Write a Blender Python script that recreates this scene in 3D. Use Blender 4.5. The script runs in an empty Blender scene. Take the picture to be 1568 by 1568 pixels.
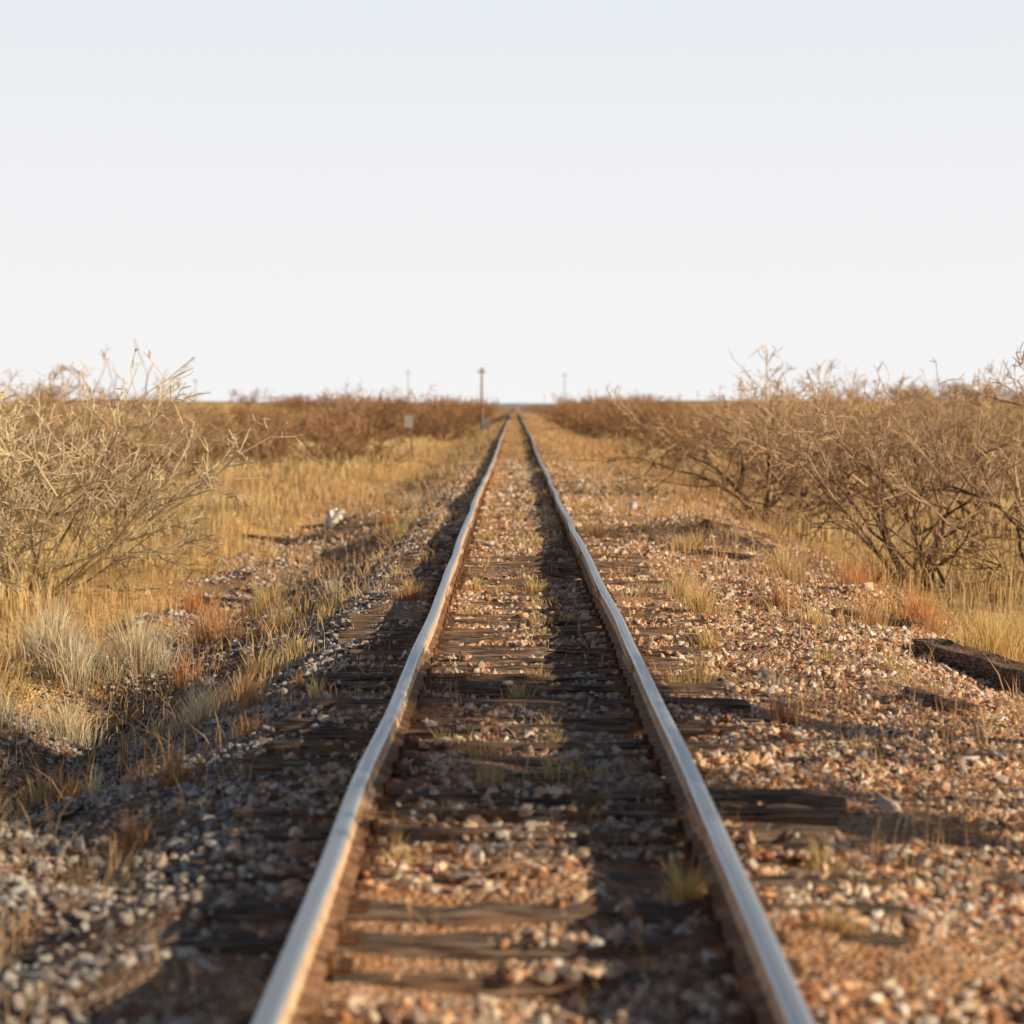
import bpy, math, numpy as np
from mathutils import Vector
R = np.random.RandomState(7)
scene = bpy.context.scene
scene.view_settings.view_transform='Standard'
scene.view_settings.look='None'
scene.view_settings.exposure=0

# ---------------------------------------------------------------- noise
def _h(ix,iy,s):
    n=(ix.astype(np.int64)*374761393+iy.astype(np.int64)*668265263+s*974711)&0xffffffff
    n=((n^(n>>13))*1274126177)&0xffffffff
    n=(n^(n>>16))&0xffff
    return n/65535.0
def vnoise(x,y,s=0):
    x=np.asarray(x,float);y=np.asarray(y,float)
    ix=np.floor(x);iy=np.floor(y);fx=x-ix;fy=y-iy
    fx=fx*fx*(3-2*fx);fy=fy*fy*(3-2*fy)
    a=_h(ix,iy,s);b=_h(ix+1,iy,s);c=_h(ix,iy+1,s);d=_h(ix+1,iy+1,s)
    return (a*(1-fx)+b*fx)*(1-fy)+(c*(1-fx)+d*fx)*fy-0.5
def fbm(x,y,s=0,o=4):
    t=0;a=1.0
    for i in range(o):
        t=t+a*vnoise(x*2**i+13.7*i,y*2**i-7.1*i,s+i);a*=.5
    return t
def sstep(a,b,x):
    t=np.clip((x-a)/(b-a),0,1);return t*t*(3-2*t)

# ---------------------------------------------------------------- terrain
PX=[-300,-60,-12,-5.6,-4.5,-3.6,-1.6,-1.3,1.3,1.7,3.0,3.9,4.6,6,15,60,300]
PZ=[-.6,-.6,-.58,-.58,-.80,-.90,-.12,-.035,-.035,-.055,-.14,-.32,-.52,-.6,-.65,-.6,-.6]
MOUNDS=[(2.9,35,.26,.9,2.2),(4.0,30,.22,.8,1.5),(3.7,24,.18,.6,1.0),(3.2,19.5,.10,.5,.8),(-3.7,34,.35,.7,2.5),(-4.1,26,.34,.55,1.6),
        (-3.3,44,.28,.8,3),(-4.3,21.3,.34,.8,1.1),(-4.0,17.4,.30,.6,.8),(3.4,46,.2,.9,3),(-2.7,10.4,.36,.5,.45),(-2.3,9.0,.26,.45,.35),(-2.0,7.4,.14,.5,.3)]
def H(x,y):
    x=np.asarray(x,float);y=np.asarray(y,float)
    ax=np.abs(x)
    xx=x+0.8*vnoise(y/2.3,x*0+3,5)*sstep(1.4,3,ax)
    z=np.interp(xx,PX,PZ)
    out=sstep(1.2,2.6,ax)
    z=z+0.03*fbm(x/.35,y/.35,11,3)*(0.5+.8*out)
    z=z+(1-out)*(.095*fbm(x/.8,y/1.0,15,2)+.04*sstep(18,40,y))*(1-.8*np.exp(-((ax-.755)/.12)**2))
    z=z+0.15*vnoise(x/.9,y/1.1,21)*out*(1-.5*sstep(5,9,ax))
    z=z+0.30*fbm(x/7,y/9,31,2)*sstep(4.5,12,ax)
    for mx,my,a,sx,sy in MOUNDS:
        z=z+a*np.exp(-((x-mx)/sx)**2-((y-my)/sy)**2)
    far=sstep(140,430,y)*sstep(5,45,ax)
    z=z+far*(2.5+2.8*vnoise(x/75+.3,y/260,41)+1.4*vnoise(x/26,y/120,43))
    z=z-sstep(480,700,y)*(1-sstep(5,60,ax))*1.2
    z=z-sstep(700,1600,y)*2.2
    return z

def build(name,V,F,col=None,mat=None,smooth=False,parent=None):
    V=np.asarray(V,np.float32);F=np.asarray(F,np.int32)
    k=F.shape[1]
    me=bpy.data.meshes.new(name)
    me.vertices.add(len(V));me.vertices.foreach_set('co',V.ravel())
    me.loops.add(F.size);me.loops.foreach_set('vertex_index',F.ravel())
    me.polygons.add(len(F));me.polygons.foreach_set('loop_start',np.arange(0,F.size,k,dtype=np.int32))
    try: me.polygons.foreach_set('loop_total',np.full(len(F),k,np.int32))
    except Exception: pass
    me.polygons.foreach_set('use_smooth',np.full(len(F),bool(smooth)))
    me.update(calc_edges=True)
    if col is not None:
        c=np.ones((len(V),4),np.float32);c[:,:col.shape[1]]=col
        a=me.color_attributes.new('Col','FLOAT_COLOR','POINT');a.data.foreach_set('color',c.ravel())
    ob=bpy.data.objects.new(name,me);scene.collection.objects.link(ob)
    if mat: me.materials.append(mat)
    if parent: ob.parent=parent
    return ob
def empty(name,loc=(0,0,0)):
    e=bpy.data.objects.new(name,None);e.location=loc;scene.collection.objects.link(e);return e

# ---------------------------------------------------------------- materials
class NT:
    def __init__(s,name):
        s.m=bpy.data.materials.new(name);s.m.use_nodes=True;s.t=s.m.node_tree;s.t.nodes.clear()
        s.out=s.n('ShaderNodeOutputMaterial')
    def n(s,t,**k):
        a=s.t.nodes.new(t)
        for q,v in k.items(): setattr(a,q,v)
        return a
    def l(s,a,b): s.t.links.new(a,b)
    def noise(s,scale,detail=4,vec=None,rough=.6):
        a=s.n('ShaderNodeTexNoise');a.inputs['Scale'].default_value=scale;a.inputs['Detail'].default_value=detail;a.inputs['Roughness'].default_value=rough
        if vec is not None: s.l(vec,a.inputs['Vector'])
        return a.outputs['Fac']
    def ramp(s,f,pts):
        a=s.n('ShaderNodeValToRGB');e=a.color_ramp.elements
        while len(e)<len(pts): e.new(.5)
        for i,(p,c) in enumerate(pts):
            e[i].position=p;e[i].color=(c,c,c,1) if not hasattr(c,'__len__') else (*c,1)
        s.l(f,a.inputs[0]);return a.outputs[0]
    def mix(s,f,a,b,mode='MIX'):
        m=s.n('ShaderNodeMix',data_type='RGBA',blend_type=mode)
        for i,v in ((0,f),(6,a),(7,b)):
            if hasattr(v,'is_linked'): s.l(v,m.inputs[i])
            elif i==0: m.inputs[0].default_value=v
            else: m.inputs[i].default_value=(*v,1)
        return m.outputs[2]
    def math(s,op,a,b):
        m=s.n('ShaderNodeMath',operation=op)
        for i,v in enumerate((a,b)):
            if hasattr(v,'is_linked'): s.l(v,m.inputs[i])
            else: m.inputs[i].default_value=v
        return m.outputs[0]
    def bump(s,h,st,d):
        b=s.n('ShaderNodeBump');b.inputs['Strength'].default_value=st;b.inputs['Distance'].default_value=d;s.l(h,b.inputs['Height']);return b.outputs[0]
    def pbsdf(s,col,rough=.9,metal=0,nor=None,spec=.2):
        p=s.n('ShaderNodeBsdfPrincipled')
        if hasattr(col,'is_linked'): s.l(col,p.inputs['Base Color'])
        else: p.inputs['Base Color'].default_value=(*col,1)
        if hasattr(rough,'is_linked'): s.l(rough,p.inputs['Roughness'])
        else: p.inputs['Roughness'].default_value=rough
        p.inputs['Metallic'].default_value=metal;p.inputs['Specular IOR Level'].default_value=spec
        if nor is not None: s.l(nor,p.inputs['Normal'])
        s.l(p.outputs[0],s.out.inputs[0]);return p

def pos(m):
    return m.n('ShaderNodeNewGeometry').outputs['Position']
# ground
g=NT('ground_mat');P=pos(g)
att=g.n('ShaderNodeAttribute',attribute_name='Col');sep=g.n('ShaderNodeSeparateColor');g.l(att.outputs['Color'],sep.inputs[0])
grassM,leftM,farM=sep.outputs[0],sep.outputs[1],sep.outputs[2]
vor=g.n('ShaderNodeTexVoronoi');vor.inputs['Scale'].default_value=34;g.l(P,vor.inputs['Vector'])
vsep=g.n('ShaderNodeSeparateColor');g.l(vor.outputs['Color'],vsep.inputs[0])
n1=g.noise(1.3,6,P);n2=g.noise(9,5,P);n3=g.noise(.12,5,P)
soil=g.ramp(n1,[(.3,(.34,.145,.065)),(.5,(.66,.35,.18)),(.72,(.88,.58,.36))])
grav=g.ramp(vsep.outputs[0],[(0,(.26,.14,.09)),(.5,(.78,.50,.32)),(1,(.92,.74,.58))])
gravm=g.ramp(n2,[(.40,0),(.6,1)])
bed=g.mix(gravm,soil,grav)
bedL=g.mix(g.math('MULTIPLY',leftM,.8),bed,g.mix(gravm,(.085,.055,.045),g.mix(.6,grav,(.13,.145,.165))))  # left bed: cinder grey, with bluish shade painted into the colour
field=g.ramp(n2,[(.3,(.42,.24,.10)),(.5,(.78,.53,.23)),(.7,(.90,.68,.36))])
field=g.mix(g.ramp(n3,[(.5,0),(.66,.6)]),field,(.44,.23,.11))
hazed=g.mix(farM,field,(.52,.32,.16))
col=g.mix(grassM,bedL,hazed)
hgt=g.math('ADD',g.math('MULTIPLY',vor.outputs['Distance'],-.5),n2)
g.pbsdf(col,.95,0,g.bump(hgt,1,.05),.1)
st=NT('stone_mat');a=st.n('ShaderNodeAttribute',attribute_name='Col')
c=st.mix(.3,a.outputs['Color'],st.ramp(st.noise(28,3,pos(st)),[(.3,.35),(.6,1.0)]),'MULTIPLY')
st.pbsdf(c,.85,0,st.bump(st.noise(90,3,pos(st)),.4,.01),.25)
gr=NT('dry_grass_mat');a=gr.n('ShaderNodeAttribute',attribute_name='Col')
d=gr.n('ShaderNodeBsdfDiffuse');t=gr.n('ShaderNodeBsdfTranslucent');mx=gr.n('ShaderNodeMixShader');mx.inputs[0].default_value=.4
gr.l(a.outputs['Color'],d.inputs[0]);gr.l(a.outputs['Color'],t.inputs[0]);gr.l(d.outputs[0],mx.inputs[1]);gr.l(t.outputs[0],mx.inputs[2]);gr.l(mx.outputs[0],gr.out.inputs[0])
bk=NT('twig_bark');a=bk.n('ShaderNodeAttribute',attribute_name='Col');oi=bk.n('ShaderNodeObjectInfo').outputs['Random']
c=bk.mix(bk.ramp(bk.noise(2.2,3,pos(bk)),[(.35,0),(.65,.55)]),a.outputs['Color'],bk.mix(1.0,a.outputs['Color'],(1.3,1.25,1.15),'MULTIPLY'))
c=bk.mix(bk.math('MULTIPLY',oi,.25),c,(.24,.12,.065))
bk.pbsdf(c,.8,0,None,.3);bark=bk.m
def woodmat(name,sc,k=1.0):
    w=NT(name);P=pos(w);mp=w.n('ShaderNodeMapping');mp.inputs['Scale'].default_value=sc;w.l(P,mp.inputs[0])
    gn=w.noise(1.5,6,mp.outputs[0]);c=w.ramp(gn,[(.36,(.02*k,.015*k,.013*k)),(.50,(.17*k,.13*k,.108*k)),(.68,(.50*k,.40*k,.33*k))])
    c=w.mix(w.ramp(w.noise(3,4,P),[(.48,0),(.64,.6)]),c,(.40*k,.235*k,.14*k))
    w.pbsdf(c,.85,0,w.bump(gn,1,.03),.2);return w.m
woodT=woodmat('tie_wood',(2,45,45),1.15);woodB=woodmat('grey_wood',(45,3,45),1.0)
palewood=woodmat('bleached_wood',(6,30,30),1.6)
# rail
rt=NT('rail_head_steel');P=pos(rt);mp=rt.n('ShaderNodeMapping');mp.inputs['Scale'].default_value=(60,1,60);rt.l(P,mp.inputs[0])
sn=rt.noise(1.2,4,mp.outputs[0])
rt.pbsdf(rt.ramp(sn,[(.3,(.50,.58,.66)),(.7,(.72,.80,.87))]),rt.ramp(sn,[(.3,.30),(.7,.46)]),.75,None,.5)
def rustm(name,c1,c2,c3):
    rs=NT(name);n=rs.noise(14,5,pos(rs));rs.pbsdf(rs.ramp(n,[(.3,c1),(.55,c2),(.75,c3)]),.75,.0,rs.bump(n,.4,.01),.3);return rs.m
railside=rustm('rail_side_rust',(.42,.26,.16),(.70,.52,.36),(.85,.72,.55))
railfoot=rustm('rail_foot_rust',(.12,.06,.035),(.30,.17,.10),(.55,.38,.25))
def simple(name,c1,c2,scale=6,rough=.7,metal=0):
    s=NT(name);n=s.noise(scale,5,pos(s));s.pbsdf(s.ramp(n,[(.35,c1),(.65,c2)]),rough,metal,s.bump(n,.3,.01),.3);return s.m
rustdark=simple('dark_rust',(.07,.035,.02),(.20,.10,.05),20)
white=simple('white_plastic',(.62,.62,.60),(.8,.8,.78),9)
greyw=simple('weathered_paint',(.36,.35,.33),(.5,.49,.46),9)
polewood=simple('pole_wood',(.26,.15,.09),(.40,.25,.16),5,.85)
greymetal=simple('galvanised_metal',(.30,.31,.32),(.42,.43,.44),8,.5,.6)
farpole=simple('far_pole_wood',(.40,.36,.34),(.55,.5,.46),3,.9)
hillm=simple('hazy_hills_mat',(.38,.42,.50),(.44,.48,.55),.002,1)  # distance haze painted into the hills as blue-grey

# ---------------------------------------------------------------- ground sheet
ys=[-12.0]
while ys[-1]<5: ys.append(ys[-1]+.4)
while ys[-1]<4500: ys.append(ys[-1]+max(.085,.0085*ys[-1]))
ys=np.array(ys)
xp=[0.0]
while xp[-1]<2500:
    x=xp[-1];xp.append(x+(.085 if x<5 else .085+ (x-5)*.05))
xp=np.array(xp);xs=np.concatenate([-xp[::-1][:-1],xp])
X,Y=np.meshgrid(xs,ys);Z=H(X,Y)
nx,ny=len(xs),len(ys)
V=np.stack([X,Y,Z],-1).reshape(-1,3)
i=np.arange((ny-1)*(nx-1));r=i//(nx-1);cc=i%(nx-1);b=r*nx+cc
F=np.stack([b,b+1,b+1+nx,b+nx],-1)
def grassmask(x,y):
    e=1.6*fbm(x/1.3,y/1.8,61,3)
    o=.35*(1-sstep(35,60,y))
    L=sstep(3.5+o,4.5+o,-x+e);Rr=sstep(3.7,4.8,x+e)
    trk=sstep(20,55,y)*.75*sstep(.0,.5,vnoise(x/.8,y/3,66)+.35)
    return np.clip(np.maximum(np.maximum(L,Rr),trk),0,1)
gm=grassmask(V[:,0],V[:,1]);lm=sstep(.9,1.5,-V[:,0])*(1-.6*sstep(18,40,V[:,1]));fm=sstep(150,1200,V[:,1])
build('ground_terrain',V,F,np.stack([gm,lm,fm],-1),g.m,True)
hx=np.linspace(-2600,2600,260);hz=1+7*(vnoise(hx/300,hx*0,71)+.5)+2*vnoise(hx/70,hx*0,72)
V=np.concatenate([np.stack([hx,4200+0*hx,-8+0*hx],-1),np.stack([hx,4260+0*hx,hz],-1),np.stack([hx,4700+0*hx,-8+0*hx],-1)])
n=len(hx);i=np.arange(n-1)
F=np.concatenate([np.stack([i,i+1,i+1+n,i+n],-1),np.stack([i+n,i+1+n,i+1+2*n,i+2*n],-1)])
build('distant_hills',V,F,None,hillm,True)

# ---------------------------------------------------------------- track
track=empty('railroad_track')
def wob(side,y):
    s=100 if side<0 else 200
    dx=.035*vnoise(y/7.,y*0,s)+.03*vnoise(y/2.6,y*0,s+8)+.05*vnoise(y/19.,y*0,s+1)*sstep(10,25,y)+.12*vnoise(y/40.,y*0,s+5)*sstep(30,80,y)
    dz=.035*vnoise(y/8.,y*0,s+2)+.03*vnoise(y/3.1,y*0,s+3)
    return dx,dz
RB=0.015
prof=np.array([(-.07,0),(.07,0),(.07,.012),(.018,.030),(.010,.05),(.010,.125),(.034,.138),(.037,.145),(.037,.160),(.030,.170),(.012,.1725),(-.012,.1725),(-.030,.170),(-.037,.160),(-.037,.145),(-.034,.138),(-.010,.125),(-.010,.05),(-.018,.030),(-.07,.012)])
ry=[-3.0]
while ry[-1]<470: ry.append(ry[-1]+max(.25,.01*ry[-1]))
ry=np.array(ry);K=len(prof)
for side,nm in ((-1,'rail_left'),(1,'rail_right')):
    dx,dz=wob(side,ry)
    V=np.stack([prof[None,:,0]+side*.755+dx[:,None],np.repeat(ry[:,None],K,1),prof[None,:,1]+RB+dz[:,None]],-1).reshape(-1,3)
    i=np.arange((len(ry)-1)*K);r=i//K;k=i%K;k2=(k+1)%K
    F=np.stack([r*K+k,r*K+k2,(r+1)*K+k2,(r+1)*K+k],-1)[:, ::-1]
    ob=build(nm,V,F,None,railside,False,track);ob.data.materials.append(rt.m);ob.data.materials.append(railfoot)
    mi=np.where((k>=8)&(k<=12),1,np.where((k<=2)|(k>=18),2,0)).astype(np.int32);ob.data.polygons.foreach_set('material_index',mi)
    ob.data.polygons.foreach_set('use_smooth',((k>=7)&(k<=13)))
def boxes(name,C,S,rot,mat,parent,jit=0,col=None):
    base=np.array([(-1,-1,-1),(1,-1,-1),(1,1,-1),(-1,1,-1),(-1,-1,1),(1,-1,1),(1,1,1),(-1,1,1)],float)*.5
    f=np.array([(0,3,2,1),(4,5,6,7),(0,1,5,4),(1,2,6,5),(2,3,7,6),(3,0,4,7)])
    C=np.asarray(C,float);S=np.asarray(S,float);rot=np.asarray(rot,float);N=len(C)
    v=base[None]*S[:,None,:]+R.randn(N,8,3)*jit
    c,s=np.cos(rot)[:,None],np.sin(rot)[:,None]
    x=v[:,:,0]*c-v[:,:,1]*s;y=v[:,:,0]*s+v[:,:,1]*c
    v=np.stack([x,y,v[:,:,2]],-1)+C[:,None,:]
    F=(f[None]+8*np.arange(N)[:,None,None]).reshape(-1,4)
    return build(name,v.reshape(-1,3),F,None,mat,False,parent)
ty=np.arange(-3,330,.52);ty=ty+R.randn(len(ty))*.06
sec=np.array([(-.5,-1),(.5,-1),(.5,-.07),(.46,0),(.12,-.04),(-.12,.0),(-.46,.0),(-.5,-.07)])
NS=16;Vs=[];Fs=[];o=0
for y0 in ty:
    L=2.72+R.randn()*.14;wd=.165+R.randn()*.022;rot=R.randn()*.03;zt=-.006+R.randn()*.016;xo=.03+R.randn()*.07
    xsn=np.linspace(-L/2,L/2,NS)+xo
    v=np.zeros((NS,8,3));v[:,:,0]=xsn[:,None]+R.randn(NS,8)*.006;v[0,:,0]+=R.randn(8)*.04;v[-1,:,0]+=R.randn(8)*.04
    v[:,:,1]=sec[None,:,0]*wd+R.randn(NS,8)*.006+y0+xsn[:,None]*rot
    v[:,:,2]=sec[None,:,1]*.16+zt+R.randn(NS,8)*.004+.004-(np.abs(R.randn(NS,1))*.006)
    Vs.append(v.reshape(-1,3))
    for a in range(NS-1):
        for k in range(8): Fs.append((o+a*8+k,o+a*8+(k+1)%8,o+(a+1)*8+(k+1)%8,o+(a+1)*8+k))
    for e in (0,(NS-1)*8):
        for q in ((0,1,2,7),(7,2,3,6),(6,3,4,5)): Fs.append(tuple(o+e+j for j in q))
    o+=NS*8
build('wooden_ties',np.concatenate(Vs),np.array(Fs),None,woodT,False,track)
near=ty[ty<120]
C=[];S=[];Q=[]
for side in (-1,1):
    dx,dz=wob(side,near)
    for y,d in zip(near,dx): C.append((side*.755+d,y,.010));S.append((.30,.17,.016));Q.append(R.randn()*.02)
boxes('tie_plates',C,S,Q,rustdark,track,.001)
C=[];S=[];Q=[]
for side in (-1,1):
    dx,dz=wob(side,near)
    for y,d in zip(near,dx):
        for sx in (-1,1):
            hh=.035+abs(R.randn())*.012
            C.append((side*.755+d+sx*.085,y+R.uniform(-.06,.06),.018+hh/2));S.append((.03,.025,hh));Q.append(R.rand())
boxes('rail_spikes',C,S,Q,rustdark,track,.002)
C=[];S=[];Q=[];
for side,y0 in ((-1,2.),(1,7.5)):
    for y in np.arange(y0+2.2,140,5.9):
        dx,dz=wob(side,np.array([y]))
        for sx in (-1,1):
            C.append((side*.755+dx[0]+sx*.026,y,RB+dz[0]+.085));S.append((.026,.62,.085));Q.append(0)
            for k in range(4):
                C.append((side*.755+dx[0]+sx*.048,y-.23+k*.153,RB+dz[0]+.085));S.append((.03,.035,.035));Q.append(0)
boxes('joint_bars',C,S,Q,railside,track,.001)

# ---------------------------------------------------------------- stones
phi=(1+5**.5)/2
ico=np.array([(-1,phi,0),(1,phi,0),(-1,-phi,0),(1,-phi,0),(0,-1,phi),(0,1,phi),(0,-1,-phi),(0,1,-phi),(phi,0,-1),(phi,0,1),(-phi,0,-1),(-phi,0,1)])
ico/=np.linalg.norm(ico[0])
icf=np.array([(0,11,5),(0,5,1),(0,1,7),(0,7,10),(0,10,11),(1,5,9),(5,11,4),(11,10,2),(10,7,6),(7,1,8),(3,9,4),(3,4,2),(3,2,6),(3,6,8),(3,8,9),(4,9,5),(2,4,11),(6,2,10),(8,6,7),(9,8,1)])
def rocks(name,x,y,size,col,mat,sink=.15,lift=None):
    N=len(x)
    v=ico[None]*(1+R.randn(N,12,1)*.22)*(size[:,None,None])
    v=v*np.stack([R.uniform(.7,1.45,N),R.uniform(.55,1.1,N),R.uniform(.4,.9,N)],-1)[:,None,:]
    a=R.uniform(0,6.28,N);b=R.randn(N)*.5
    c,s=np.cos(b)[:,None],np.sin(b)[:,None]
    v=np.stack([v[:,:,0]*c-v[:,:,2]*s,v[:,:,1],v[:,:,0]*s+v[:,:,2]*c],-1)
    c,s=np.cos(a)[:,None],np.sin(a)[:,None]
    v=np.stack([v[:,:,0]*c-v[:,:,1]*s,v[:,:,0]*s+v[:,:,1]*c,v[:,:,2]],-1)
    z=H(x,y)
    if lift is not None: z=np.maximum(z,lift)
    v=v+np.stack([x,y,z+size*(.5-sink*2)+R.uniform(-.006,.008,N)],-1)[:,None,:]
    F=(icf[None]+12*np.arange(N)[:,None,None]).reshape(-1,3)
    cv=np.repeat(col,12,0)
    return build(name,v.reshape(-1,3),F,cv,mat)
def stonecol(x,y):
    N=len(x);pal=np.array([(.92,.64,.44),(.93,.78,.62),(.48,.36,.31),(.58,.28,.15),(.93,.87,.79),(.22,.15,.12),(.84,.50,.30)])
    pr=np.array([.25,.22,.12,.12,.10,.08,.11]);k=R.choice(7,N,p=pr)
    c=pal[k]*R.uniform(.75,1.03,(N,1))
    shade_grey=(sstep(.9,1.5,-x)*(1-.5*sstep(18,40,y)))*.72  # left stones: darker ballast, with shade painted in as grey
    shade_grey=np.maximum(shade_grey,.4*sstep(-.1,.5,x)*(x<.75))[:,None]  # right half between rails: bluish shade painted into the stone colour
    c=c*(1-shade_grey)+shade_grey*(c.mean(1,keepdims=True)*np.array([.82,.87,.93])*.70)
    return c.clip(0,.93)
NN=190000
y=np.exp(R.uniform(math.log(5.0),math.log(75),NN));x=R.uniform(-1,1,NN)*4.8
wid=.27*y+.8
keep=(np.abs(x)<wid)
dens=.16+2.1*(fbm(x/.6,y/.7,81,3)+.22)+.35*sstep(1.2,1.7,-x)*(y<22)
dens*=np.where(np.abs(np.abs(x)-.755)<.085,0,1)
dens*=1-.8*grassmask(x,y)
tied=np.interp(y,ty,np.arange(len(ty)));nearest=np.abs(y-ty[np.clip(np.round(tied).astype(int),0,len(ty)-1)])
ontie=(nearest<.09)&(np.abs(x)<1.3)
dens*=np.where(ontie,.55+1.3*np.clip(vnoise(x/.6,y/1.2,85)*2.0,-.4,.5),1)*np.where(ontie&(x>.9),.5,1)
keep&=R.rand(NN)<dens
x=x[keep];y=y[keep];print('stones',len(x))
ontie=ontie[keep]
size=(.010+.022*R.rand(len(x))**1.8+.014*(R.rand(len(x))>.93))*(1+sstep(14,60,y)*1.0)
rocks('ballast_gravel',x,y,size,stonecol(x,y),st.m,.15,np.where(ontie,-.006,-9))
pts=[]
for cx,cy,sx,sy,n in ((-4.2,44,.7,3.5,90),(-3.9,34,.6,3,70),(2.9,34,.7,3.5,170),(4.1,30,.7,2.5,80),(3.6,24,.7,2,60),(3.4,19,.6,2,50),(3.0,46,.7,5,80),(-2.6,20,.8,4,50),(-3.6,26,.6,2,60),(-2.5,11,.7,2.5,30),(2.6,12,.7,3,30),(2.0,20,.5,5,40)):
    pts.append(np.stack([cx+R.randn(n)*sx,cy+R.randn(n)*sy],-1))
pts=np.concatenate(pts);pts=pts[(np.abs(pts[:,0])>1.35)]
sz=.025+.06*R.rand(len(pts))**2.6
pc=np.array([(.92,.80,.68),(.82,.58,.40),(.50,.30,.18)])[R.choice(3,len(pts),p=[.5,.3,.2])]*R.uniform(.8,1.0,(len(pts),1))
rocks('rubble_stones',pts[:,0],pts[:,1],sz,pc,st.m,.3)

# ---------------------------------------------------------------- grass
def blades(name,x,y,h,wd,col,lean=.35,zoff=0,tipgain=1.12):
    N=len(x);z=H(x,y)-.02+zoff
    f=R.uniform(0,math.pi,N);fx,fy=np.cos(f)*wd/2,np.sin(f)*wd/2
    a=R.uniform(0,6.28,N);l=np.abs(R.randn(N))*lean*h;lx,ly=np.cos(a)*l,np.sin(a)*l
    P=np.stack([np.stack([x-fx,y-fy,z],-1),np.stack([x+fx,y+fy,z],-1),
      np.stack([x+lx*.35-fx*.8,y+ly*.35-fy*.8,z+h*.55],-1),np.stack([x+lx*.35+fx*.8,y+ly*.35+fy*.8,z+h*.55],-1),
      np.stack([x+lx,y+ly,z+h],-1)],1)
    F=np.array([(0,1,3),(0,3,2),(2,3,4)])[None]+5*np.arange(N)[:,None,None]
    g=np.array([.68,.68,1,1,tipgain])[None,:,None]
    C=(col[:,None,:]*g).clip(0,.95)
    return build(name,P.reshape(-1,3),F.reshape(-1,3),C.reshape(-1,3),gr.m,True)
gold=np.array([.95,.73,.37]);straw=np.array([.95,.83,.62]);rus=np.array([.54,.31,.16])
def gcol(x,y,pg=None):
    n=vnoise(x/2.5,y/4,91)+.5;m=vnoise(x/.7,y/.9,92)+.5
    c=gold*n[:,None]+ (gold*.88+rus*.12)*(1-n[:,None])
    w1=sstep(.55,.8,m)[:,None];c=c*(1-w1*.6)+straw*w1*.6
    br=sstep(.15,.45,fbm(x/4,y/7,93,2))[:,None]*.6;c=c*(1-br)+rus*1.2*br
    ed=(1-sstep(4.2,6.5,np.abs(x)))[:,None]
    c=c*(1-.45*ed)+(rus*1.25)*.45*ed
    w2=(R.rand(len(x))<.15)[:,None];c=np.where(w2,rus*R.uniform(.6,1.1,(len(x),1)),c)
    return c*R.uniform(.83,1.1,(len(x),1))
NG=260000
y=np.exp(R.uniform(math.log(11),math.log(480),NG));x=R.uniform(-1,1,NG)*(.29*y+2.5)
gmk=grassmask(x,y);cl=sstep(-.15,.35,fbm(x/.8,y/1.0,95,2))
cl=np.maximum(cl,sstep(45,70,y)*.8)
keep=(np.abs(x)>1.7)&(R.rand(NG)<gmk*(.14+.86*cl))
x=x[keep];y=y[keep];print('blades',len(x))
h=(.14+.34*R.rand(len(x)))*(.4+1.2*(vnoise(x/2.2,y/3.5,97)+.5))*(.6+.4*sstep(4,6,np.abs(x)))*(1-.35*sstep(60,200,y))
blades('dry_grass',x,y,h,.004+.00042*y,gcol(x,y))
NW=42000
y=np.exp(R.uniform(math.log(7),math.log(260),NW));x=R.uniform(-3.9,4.2,NW)
c2=fbm(x/.35,y/.7,111,2)
near_r=np.abs(np.abs(x)-.755)<.10
pr=np.where(np.abs(x)<1.3,.5+.5*sstep(12,30,y),.8)
keep=(~near_r)&(c2>.15-.34*sstep(13,45,y))&(R.rand(NW)<pr)
x=x[keep];y=y[keep]
h=(.06+.18*R.rand(len(x)))*(.7+.8*sstep(1,2.4,np.abs(x)))
blades('track_weeds',x,y,h,.003+.0004*y,gcol(x,y),.6)
def tuft(cx,cy,r,h,n,c,zoff=0):
    a=R.uniform(0,6.28,n);q=np.abs(R.randn(n))*r*.5
    x=cx+np.cos(a)*q;y=cy+np.sin(a)*q
    hh=h*R.uniform(.35,1.15,n)*(1-.25*q/r)
    f=R.uniform(0,math.pi,n);wd=R.uniform(.003,.0065,n)*(1+cy/30)
    fx,fy=np.cos(f)*wd/2,np.sin(f)*wd/2
    b=a+R.randn(n)*.9
    l=hh*(.08+.40*(q/r)+np.abs(R.randn(n))*.2);lx,ly=np.cos(b)*l,np.sin(b)*l;z=H(x,y)-.02+zoff
    P=np.stack([np.stack([x-fx,y-fy,z],-1),np.stack([x+fx,y+fy,z],-1),
      np.stack([x+lx*.3-fx*.8,y+ly*.3-fy*.8,z+hh*.55],-1),np.stack([x+lx*.3+fx*.8,y+ly*.3+fy*.8,z+hh*.55],-1),
      np.stack([x+lx,y+ly,z+hh*(1-.25*q/r)],-1)],1)
    F=(np.array([(0,1,3),(0,3,2),(2,3,4)])[None]+5*np.arange(n)[:,None,None]).reshape(-1,3)
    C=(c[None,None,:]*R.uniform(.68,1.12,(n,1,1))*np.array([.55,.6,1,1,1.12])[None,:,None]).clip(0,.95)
    build('grass_tuft',P.reshape(-1,3),F,C.reshape(-1,3),gr.m,True)
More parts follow.
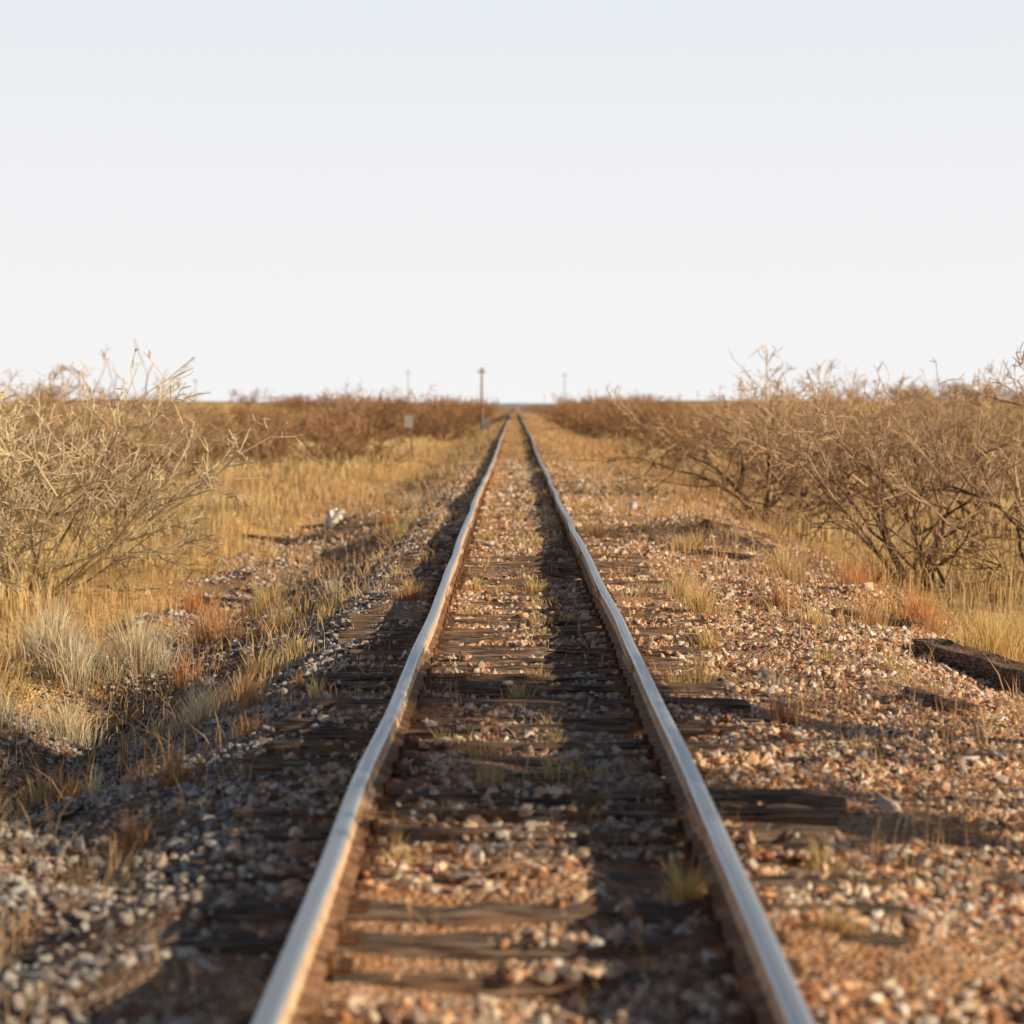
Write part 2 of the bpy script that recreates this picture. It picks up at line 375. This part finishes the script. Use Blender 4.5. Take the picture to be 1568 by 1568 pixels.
T=[(-3.6,21,.42,.66,500,straw),(-4.1,20.6,.35,.55,300,straw),(-4.5,21.5,.5,.6,350,straw),(-3.6,17.8,.4,.38,330,straw*.95),(-4.1,17.2,.4,.4,300,straw),(-4.9,20.2,.5,.5,350,gold),
(-2.38,16.4,.24,.42,260,straw*.95+gold*.05),(-2.2,18.7,.3,.34,190,gold*.8+rus*.2),(-1.95,19.4,.2,.3,120,gold),(-1.38,15.0,.12,.17,60,gold),(-2.9,14.4,.14,.24,60,rus*1.3),(-2.5,13.0,.12,.24,30,straw),(-2.75,12.2,.1,.18,30,straw),
(-2.0,9.7,.14,.16,40,gold*.8),(.60,8.6,.09,.22,230,gold),(1.22,9.3,.11,.22,70,gold*.8),(1.1,8.0,.12,.14,90,gold*.8),(.12,23,.16,.26,120,gold*.9),(-.42,15.6,.12,.19,70,gold*.8),(.15,12.6,.10,.15,50,gold*.7),
(1.65,20.5,.28,.40,220,gold*.8+rus*.2),(1.6,22.5,.25,.34,170,gold*.9),(1.5,18.2,.2,.24,100,gold*.9),(1.75,15.6,.25,.16,100,straw*.8),(3.7,25,.5,.5,380,rus*1.5),(3.2,27,.4,.45,260,gold*.8),(4.3,20.5,.45,.62,500,gold),(4.9,21.8,.5,.6,400,gold),(4.1,23,.4,.5,350,rus*1.6),
(-2.6,24,.3,.34,200,gold*.9),(-3.2,28,.35,.42,260,gold*.9),(.2,30,.2,.22,100,gold*.9),(0,37,.25,.3,120,gold*.9),(-1.9,35,.3,.35,160,gold*.9),(-2.2,46,.4,.5,200,straw*.9),(2.2,30,.3,.3,150,gold*.9),
(2.3,17,.2,.2,60,gold*.8),(2.6,22.5,.25,.35,130,rus*1.4),(-3.4,24.5,.4,.5,200,rus*1.5),(-4.2,29,.5,.5,260,rus*1.5),(-3.0,20,.3,.4,120,rus*1.5),(-3.3,15.3,.3,.35,150,gold),(-1.9,22,.15,.2,60,gold*.9),(-2.2,26.5,.2,.3,90,straw)]
for t in T: tuft(*t)
for i in range(42):
    cy=math.exp(R.uniform(math.log(9),math.log(70)));cx=R.uniform(-.6,.6)
    tuft(cx,cy,.10+.003*cy,R.uniform(.10,.20)*(1+.008*cy),R.randint(25,70),gold*R.uniform(.75,1.)+rus*.1)
for i in range(56):
    cy=math.exp(R.uniform(math.log(9),math.log(70)));cx=R.uniform(1.0,3.4)*(-1 if i%2 else 1)
    tuft(cx,cy,.14+.003*cy,R.uniform(.14,.32)*(1+.006*cy),R.randint(30,110),(gold if R.rand()<.6 else rus*1.5)*R.uniform(.75,1.))

# ---------------------------------------------------------------- bushes
def grow(rng,h,spread,nst,depth,r0,tip,dens=1.4,cz=.16):
    segs=[]
    def rec(p,d,L,r,dep):
        n=max(2,int(round(L/cz/ (1+.25*dep))));r1=max(tip,r*.35);st=L/n
        for i in range(n):
            d=d+rng.randn(3)*.19;d[2]+=.02;d/=np.linalg.norm(d)
            q=p+d*st;ra=r+(r1-r)*i/n;rb=r+(r1-r)*(i+1)/n
            segs.append((*p,*q,ra,rb,dep))
            if dep>0 and (i>0 or dep<depth):
                k=rng.poisson(dens)
                for _ in range(k):
                    e=d+rng.randn(3)*.65;e[2]+=.08;e/=np.linalg.norm(e)
                    rec(q.copy(),e,L*rng.uniform(.30,.58)*(1-.35*i/n),max(tip,rb*.6),dep-1)
            p=q
    for s in range(nst):
        a=rng.uniform(0,6.28);t=rng.uniform(.1,1)**.8*spread
        d=np.array([math.cos(a)*math.sin(t),math.sin(a)*math.sin(t),math.cos(t)])
        rec(np.array([rng.randn()*.14,rng.randn()*.14,-.08]),d,h*rng.uniform(.55,.8),r0*rng.uniform(.6,1.1),depth)
    return np.array(segs)
meshes={}
def bushmesh(key,seed,cl,*a,trunk=0):
    dark,light=cl
    rng=np.random.RandomState(seed);S=grow(rng,*a);S=S[np.minimum(S[:,2],S[:,5])>-.3]
    top=np.percentile(S[:,5],96)
    S=S[S[:,5]<top*1.25]
    if trunk:
        S[:,[2,5]]+=trunk;top+=trunk
        p0=np.array([0,0,-.1]);ex=[]
        for i in range(6):
            p1=np.array([rng.randn()*.05,rng.randn()*.05,-.1+(trunk+.25)*(i+1)/6]);ex.append((*p0,*p1,.16-.01*i,.15-.01*i,a[3]));p0=p1
        S=np.concatenate([S,np.array(ex)])
    p=S[:,0:3];q=S[:,3:6];d=q-p;d/=np.linalg.norm(d,axis=1,keepdims=True)+1e-9
    up=np.where(np.abs(d[:,2:3])>.9,np.array([[1.,0,0]]),np.array([[0,0,1.]]))
    u=np.cross(d,up);u/=np.linalg.norm(u,axis=1,keepdims=True);v=np.cross(d,u)
    vs=[]
    for k in range(3):
        an=k*2*math.pi/3;w_=u*math.cos(an)+v*math.sin(an)
        vs.append(p+w_*S[:,6:7]);vs.append(q+w_*S[:,7:8])
    V=np.stack(vs,1);f=np.array([(0,2,3,1),(2,4,5,3),(4,0,1,5)])
    F=(f[None]+6*np.arange(len(S))[:,None,None]).reshape(-1,4)
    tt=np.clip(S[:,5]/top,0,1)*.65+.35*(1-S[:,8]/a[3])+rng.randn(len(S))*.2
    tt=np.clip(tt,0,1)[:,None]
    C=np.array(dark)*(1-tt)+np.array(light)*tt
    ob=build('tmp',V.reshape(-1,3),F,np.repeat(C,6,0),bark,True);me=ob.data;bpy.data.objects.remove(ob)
    print(key,len(S),'h',top);meshes[key]=(me,top)
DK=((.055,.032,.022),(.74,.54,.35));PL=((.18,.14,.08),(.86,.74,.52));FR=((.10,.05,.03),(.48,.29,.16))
bushmesh('a',1,DK,2.6,1.15,14,3,.032,.0048,1.45)
bushmesh('b',2,DK,2.6,1.2,15,3,.034,.0048,1.45)
bushmesh('c',3,DK,2.6,1.1,14,3,.032,.0050,1.45)
bushmesh('p',4,PL,2.3,1.15,20,3,.016,.0048,1.5)
bushmesh('s',5,DK,1.5,.8,9,2,.014,.004,1.6)
bushmesh('t',6,DK,3.6,.5,2,3,.05,.007,.9)
bushmesh('u',16,DK,3.6,.7,4,3,.045,.007,1.0)
bushmesh('m',17,DK,2.6,1.1,20,3,.05,.014,1.6,trunk=2.9)
for k in range(4): bushmesh('f%d'%k,20+k,FR,2.4,1.15,11,2,.03,.012,1.7,.26)
def place(name,key,x,y,h,wscale=1.,parent=None,rot=None):
    me,top=meshes[key];ob=bpy.data.objects.new(name,me);scene.collection.objects.link(ob)
    s=h/top;ob.scale=(s*wscale,s*wscale,s);ob.location=(x,y,float(H(np.array([x]),np.array([y]))[0])-.02)
    ob.rotation_euler=(0,0,R.uniform(0,6.28) if rot is None else rot)
    if parent: ob.parent=parent
    return ob
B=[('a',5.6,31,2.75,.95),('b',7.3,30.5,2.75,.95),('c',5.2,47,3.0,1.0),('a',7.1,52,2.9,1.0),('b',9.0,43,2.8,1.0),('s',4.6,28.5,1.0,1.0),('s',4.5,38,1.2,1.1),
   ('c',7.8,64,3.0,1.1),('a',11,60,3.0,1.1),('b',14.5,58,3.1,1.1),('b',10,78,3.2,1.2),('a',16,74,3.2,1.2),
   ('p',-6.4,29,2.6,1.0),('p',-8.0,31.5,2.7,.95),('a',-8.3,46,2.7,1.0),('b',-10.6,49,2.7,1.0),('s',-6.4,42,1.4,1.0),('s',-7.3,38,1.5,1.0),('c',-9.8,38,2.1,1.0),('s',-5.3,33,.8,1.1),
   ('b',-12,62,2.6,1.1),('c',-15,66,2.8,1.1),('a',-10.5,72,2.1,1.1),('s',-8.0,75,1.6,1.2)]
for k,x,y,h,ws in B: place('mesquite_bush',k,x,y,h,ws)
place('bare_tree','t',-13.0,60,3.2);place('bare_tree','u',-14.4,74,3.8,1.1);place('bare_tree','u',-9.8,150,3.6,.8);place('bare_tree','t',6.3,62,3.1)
for x,y,h in ((8.6,-1.2,5.3),(8.9,7.6,5.6),(8.7,11.0,5.3)): place('unseen_shade_tree','m',x,y,h,1.0)  # trees added out of view to cast shade on the left shoulder
brush=empty('distant_brush');cnt=0
for i in range(2600):
    y=math.exp(R.uniform(math.log(80),math.log(460)));x=R.uniform(-1,1)*(.27*y+6)
    ax=abs(x)
    if ax<4.6+.004*y: continue
    n=float(fbm(np.array([x/12.]),np.array([y/30.]),131,2)[0])
    thr=.10 if x<0 else -.04
    if 4<ax<14 and y>140: thr=-.4
    if x<0 and y<130: thr=.22
    if n<thr: continue
    if cnt>340: break
    place('brush_clump',('f%d'%R.randint(4)),x,y,R.uniform(1.0,2.3)*(1-.2*(y>250)),R.uniform(1.0,1.5),brush);cnt+=1
for i in range(90):
    y=R.uniform(150,330);x=(4.8+R.rand()**1.3*15*(y/300))*(-1 if i%2 else 1)
    place('brush_clump',('f%d'%R.randint(4)),x,y,R.uniform(2.2,3.3),R.uniform(1.0,1.4),brush)
for i in range(130):
    y=R.uniform(300,450);x=R.uniform(-1,1)*.26*y
    if abs(x)<10 or vnoise(np.array([x/18.]),np.array([.5]),77)[0]<-.16: continue
    place('brush_clump',('f%d'%R.randint(4)),x,y,R.uniform(1.8,3.4),R.uniform(1.2,2.2),brush)

# ---------------------------------------------------------------- primitives helper
def cyl(name,p,q,r0,r1,mat,parent,n=12):
    p=np.array(p,float);q=np.array(q,float);d=(q-p)/np.linalg.norm(q-p)
    up=np.array([1.,0,0]) if abs(d[2])>.9 else np.array([0,0,1.])
    u=np.cross(d,up);u/=np.linalg.norm(u);v=np.cross(d,u);a=np.arange(n)*2*math.pi/n
    w_=np.cos(a)[:,None]*u+np.sin(a)[:,None]*v
    V=np.concatenate([p+w_*r0,q+w_*r1,[p],[q]]);F=[]
    for i in range(n):
        j=(i+1)%n;F+= [(i,j,n+j),(i,n+j,n+i),(2*n,j,i),(2*n+1,n+i,n+j)]
    return build(name,V,np.array(F),None,mat,False,parent)
def box(name,c,s,mat,parent,rot=0,jit=0): return boxes(name,[c],[s],[rot],mat,parent,jit)
def gz(x,y): return float(H(np.array([x]),np.array([y]))[0])
x0,y0=-3.0,200;z0=gz(x0,y0);e=empty('lineside_telegraph_pole')
cyl('pole',(x0,y0,z0-.2),(x0,y0,4.95),.12,.08,polewood,e)
cyl('lower_post',(x0+.02,y0-.2,z0-.2),(x0+.02,y0-.2,1.9),.17,.16,polewood,e)
box('crossarm',(x0,y0-.12,4.75),(.75,.10,.12),polewood,e);box('cap',(x0+.02,y0-.03,5.03),(.32,.28,.14),greymetal,e)
for k in (-.32,-.16,.16,.32): cyl('insulator',(x0+k,y0-.12,4.81),(x0+k,y0-.12,4.96),.035,.03,white,e,8)
box('equipment_case',(x0+.28,y0-.55,z0+.62),(.6,.45,1.05),greymetal,e);box('case_roof',(x0+.28,y0-.55,z0+1.18),(.7,.55,.06),greymetal,e)
box('case_plinth',(x0+.28,y0-.55,z0+.03),(.7,.55,.14),greymetal,e)
x0,y0=-4.85,104;z0=gz(x0,y0);e=empty('milepost_sign')
cyl('post',(x0+.16,y0,z0-.2),(x0-.12,y0,z0+2.05),.04,.036,polewood,e)
box('sign_panel',(x0-.11,y0-.06,z0+1.85),(.36,.02,.52),greyw,e);box('sign_frame',(x0-.11,y0-.046,z0+1.85),(.40,.008,.56),greymetal,e)
for k in (.12,-.12): cyl('bolt',(x0-.11,y0-.068,z0+1.85+k),(x0-.11,y0-.085,z0+1.85+k),.014,.014,greymetal,e,8)
for x0,y0,top in ((-56,395,6.4),(-19,400,8.0),(9,410,7.6)):
    z0=gz(x0,y0);e=empty('utility_pole')
    cyl('pole',(x0,y0,z0-.3),(x0,y0,top),.10,.07,farpole,e,8);box('crossarm',(x0,y0-.12,top-.5),(1.1,.08,.09),farpole,e)
    for k in (-.45,-.22,.22,.45): cyl('insulator',(x0+k,y0-.12,top-.45),(x0+k,y0-.12,top-.3),.04,.03,greymetal,e,6)
def beam(name,p,q,wd,ht,mat,n=14):
    p=np.array(p,float);q=np.array(q,float);d=q-p;L=np.linalg.norm(d);d/=L;s=np.cross(d,[0,0,1.]);s/=np.linalg.norm(s);u=np.cross(s,d)
    t=np.linspace(0,1,n);V=np.zeros((n,8,3));j=min(.007,ht*.12)
    for k,(a,b) in enumerate([(-.5,-.5),(.5,-.5),(.5,.46),(.46,.5),(.1,.36),(-.08,.38),(-.45,.5),(-.5,.44)]):
        V[:,k]=p+d*(t*L)[:,None]+s*(a*wd)+u*(b*ht)+R.randn(n,3)*j
    V[0]+=d*R.randn(8,1)*.05;V[-1]+=d*R.randn(8,1)*.05
    F=[(a*8+k,a*8+(k+1)%8,(a+1)*8+(k+1)%8,(a+1)*8+k) for a in range(n-1) for k in range(8)]
    for e_ in (0,(n-1)*8): F+=[tuple(e_+j for j in qq) for qq in ((0,1,2,7),(7,2,3,6),(6,3,4,5))]
    return build(name,V.reshape(-1,3),np.array(F),None,mat)
beam('discarded_railroad_tie',(3.32,18.3,gz(3.32,18.3)+.06),(4.15,15.9,gz(4.15,15.9)+.08),.23,.16,woodB,22)
for ax_,ay,bx,by,w_,h_,mt in ((-4.1,42.5,-5.2,43.2,.18,.06,palewood),(2.75,33.5,4.2,34.2,.2,.10,woodT),(-3.0,36.5,-3.9,37.6,.12,.05,palewood),(-3.5,30,-4.4,30.4,.12,.05,palewood),
    (2.3,29.5,3.0,29.0,.10,.05,palewood),(3.6,26.5,4.5,27.4,.14,.06,woodT),(2.6,15.2,2.95,14.7,.09,.04,palewood),(-2.9,22.6,-3.6,22.9,.13,.05,woodT),(-2.4,12.0,-2.9,12.3,.07,.03,palewood),
    (-.45,24.6,.15,24.9,.12,.05,woodT),(2.2,9.9,2.6,9.6,.06,.03,woodT),(-3.7,48,-4.6,48.3,.15,.07,palewood),(3.1,22.0,3.8,21.6,.12,.05,woodT),(-.3,8.9,.05,9.05,.05,.025,palewood)):
    beam('wood_debris',(ax_,ay,gz(ax_,ay)+h_*.7+.02),(bx,by,gz(bx,by)+h_*.7+.03),w_,h_,mt,8)
n=14;t,ph=np.meshgrid(np.linspace(0,math.pi,n),np.linspace(0,2*math.pi,2*n,endpoint=False),indexing='ij')
m=2*n;F=np.array([(a*m+k,(a+1)*m+k,(a+1)*m+(k+1)%m,a*m+(k+1)%m) for a in range(n-1) for k in range(m)])
for bx,by,s_,sd_ in ((-3.6,44,.15,141),(-3.15,40.5,.06,151),(2.1,41,.07,161)):
    rr=s_*(1+.9*fbm(np.cos(ph)*2+t*2,np.sin(ph)*2+t,sd_,3))
    V=np.stack([rr*np.sin(t)*np.cos(ph)+bx,rr*np.sin(t)*np.sin(ph)+by,rr*np.cos(t)*1.2+gz(bx,by)+s_*.95],-1).reshape(-1,3)
    build('plastic_bag_litter',V,F,None,white)

# ---------------------------------------------------------------- light
EL=math.radians(20);AZ=math.radians(112)
sd=Vector((math.sin(AZ)*math.cos(EL),math.cos(AZ)*math.cos(EL),math.sin(EL)))
sl=bpy.data.lights.new('sun','SUN');sl.energy=5;sl.angle=math.radians(.5);sl.color=(1,.79,.52)
so=bpy.data.objects.new('sun',sl);so.rotation_euler=sd.to_track_quat('Z','Y').to_euler();so.location=(20,0,20);scene.collection.objects.link(so)
W=bpy.data.worlds.new('World');scene.world=W;W.use_nodes=True;t=W.node_tree;bg=t.nodes['Background']
sky=t.nodes.new('ShaderNodeTexSky');sky.sky_type='NISHITA';sky.sun_disc=False;sky.sun_elevation=EL;sky.sun_rotation=AZ;sky.air_density=1.0;sky.dust_density=1.0;sky.ozone_density=2.0
tc=t.nodes.new('ShaderNodeTexCoord');sx=t.nodes.new('ShaderNodeSeparateXYZ');t.links.new(tc.outputs['Generated'],sx.inputs[0])
hz=t.nodes.new('ShaderNodeValToRGB');t.links.new(sx.outputs['Z'],hz.inputs[0])
el=hz.color_ramp.elements;el[0].position=0;el[0].color=(.92,.915,.91,1);el[1].position=.20;el[1].color=(.765,.83,.885,1)
e3=el.new(.09);e3.color=(.885,.885,.915,1)
hs=t.nodes.new('ShaderNodeVectorMath');hs.operation='SCALE';hs.inputs['Scale'].default_value=10;t.links.new(hz.outputs[0],hs.inputs[0])
mr=t.nodes.new('ShaderNodeMapRange');mr.inputs[1].default_value=.19;mr.inputs[2].default_value=.30;mr.inputs[3].default_value=0;mr.inputs[4].default_value=1;t.links.new(sx.outputs['Z'],mr.inputs[0])
nk=t.nodes.new('ShaderNodeVectorMath');nk.operation='SCALE';nk.inputs['Scale'].default_value=.38;t.links.new(sky.outputs[0],nk.inputs[0])
mxw=t.nodes.new('ShaderNodeMix');mxw.data_type='RGBA';t.links.new(mr.outputs[0],mxw.inputs[0]);t.links.new(hs.outputs[0],mxw.inputs[6]);t.links.new(nk.outputs[0],mxw.inputs[7])
t.links.new(mxw.outputs[2],bg.inputs[0]);bg.inputs[1].default_value=.10

# ---------------------------------------------------------------- camera
cd=bpy.data.cameras.new('camera');cam=bpy.data.objects.new('camera',cd);scene.collection.objects.link(cam);scene.camera=cam
cam.location=(-.058,0,1.90);cam.rotation_euler=(math.radians(90-2.74),0,.0013)
cd.sensor_width=36;cd.lens=79.2;cd.clip_start=.1;cd.clip_end=20000
cd.dof.use_dof=True;cd.dof.focus_distance=19.5;cd.dof.aperture_fstop=2.0
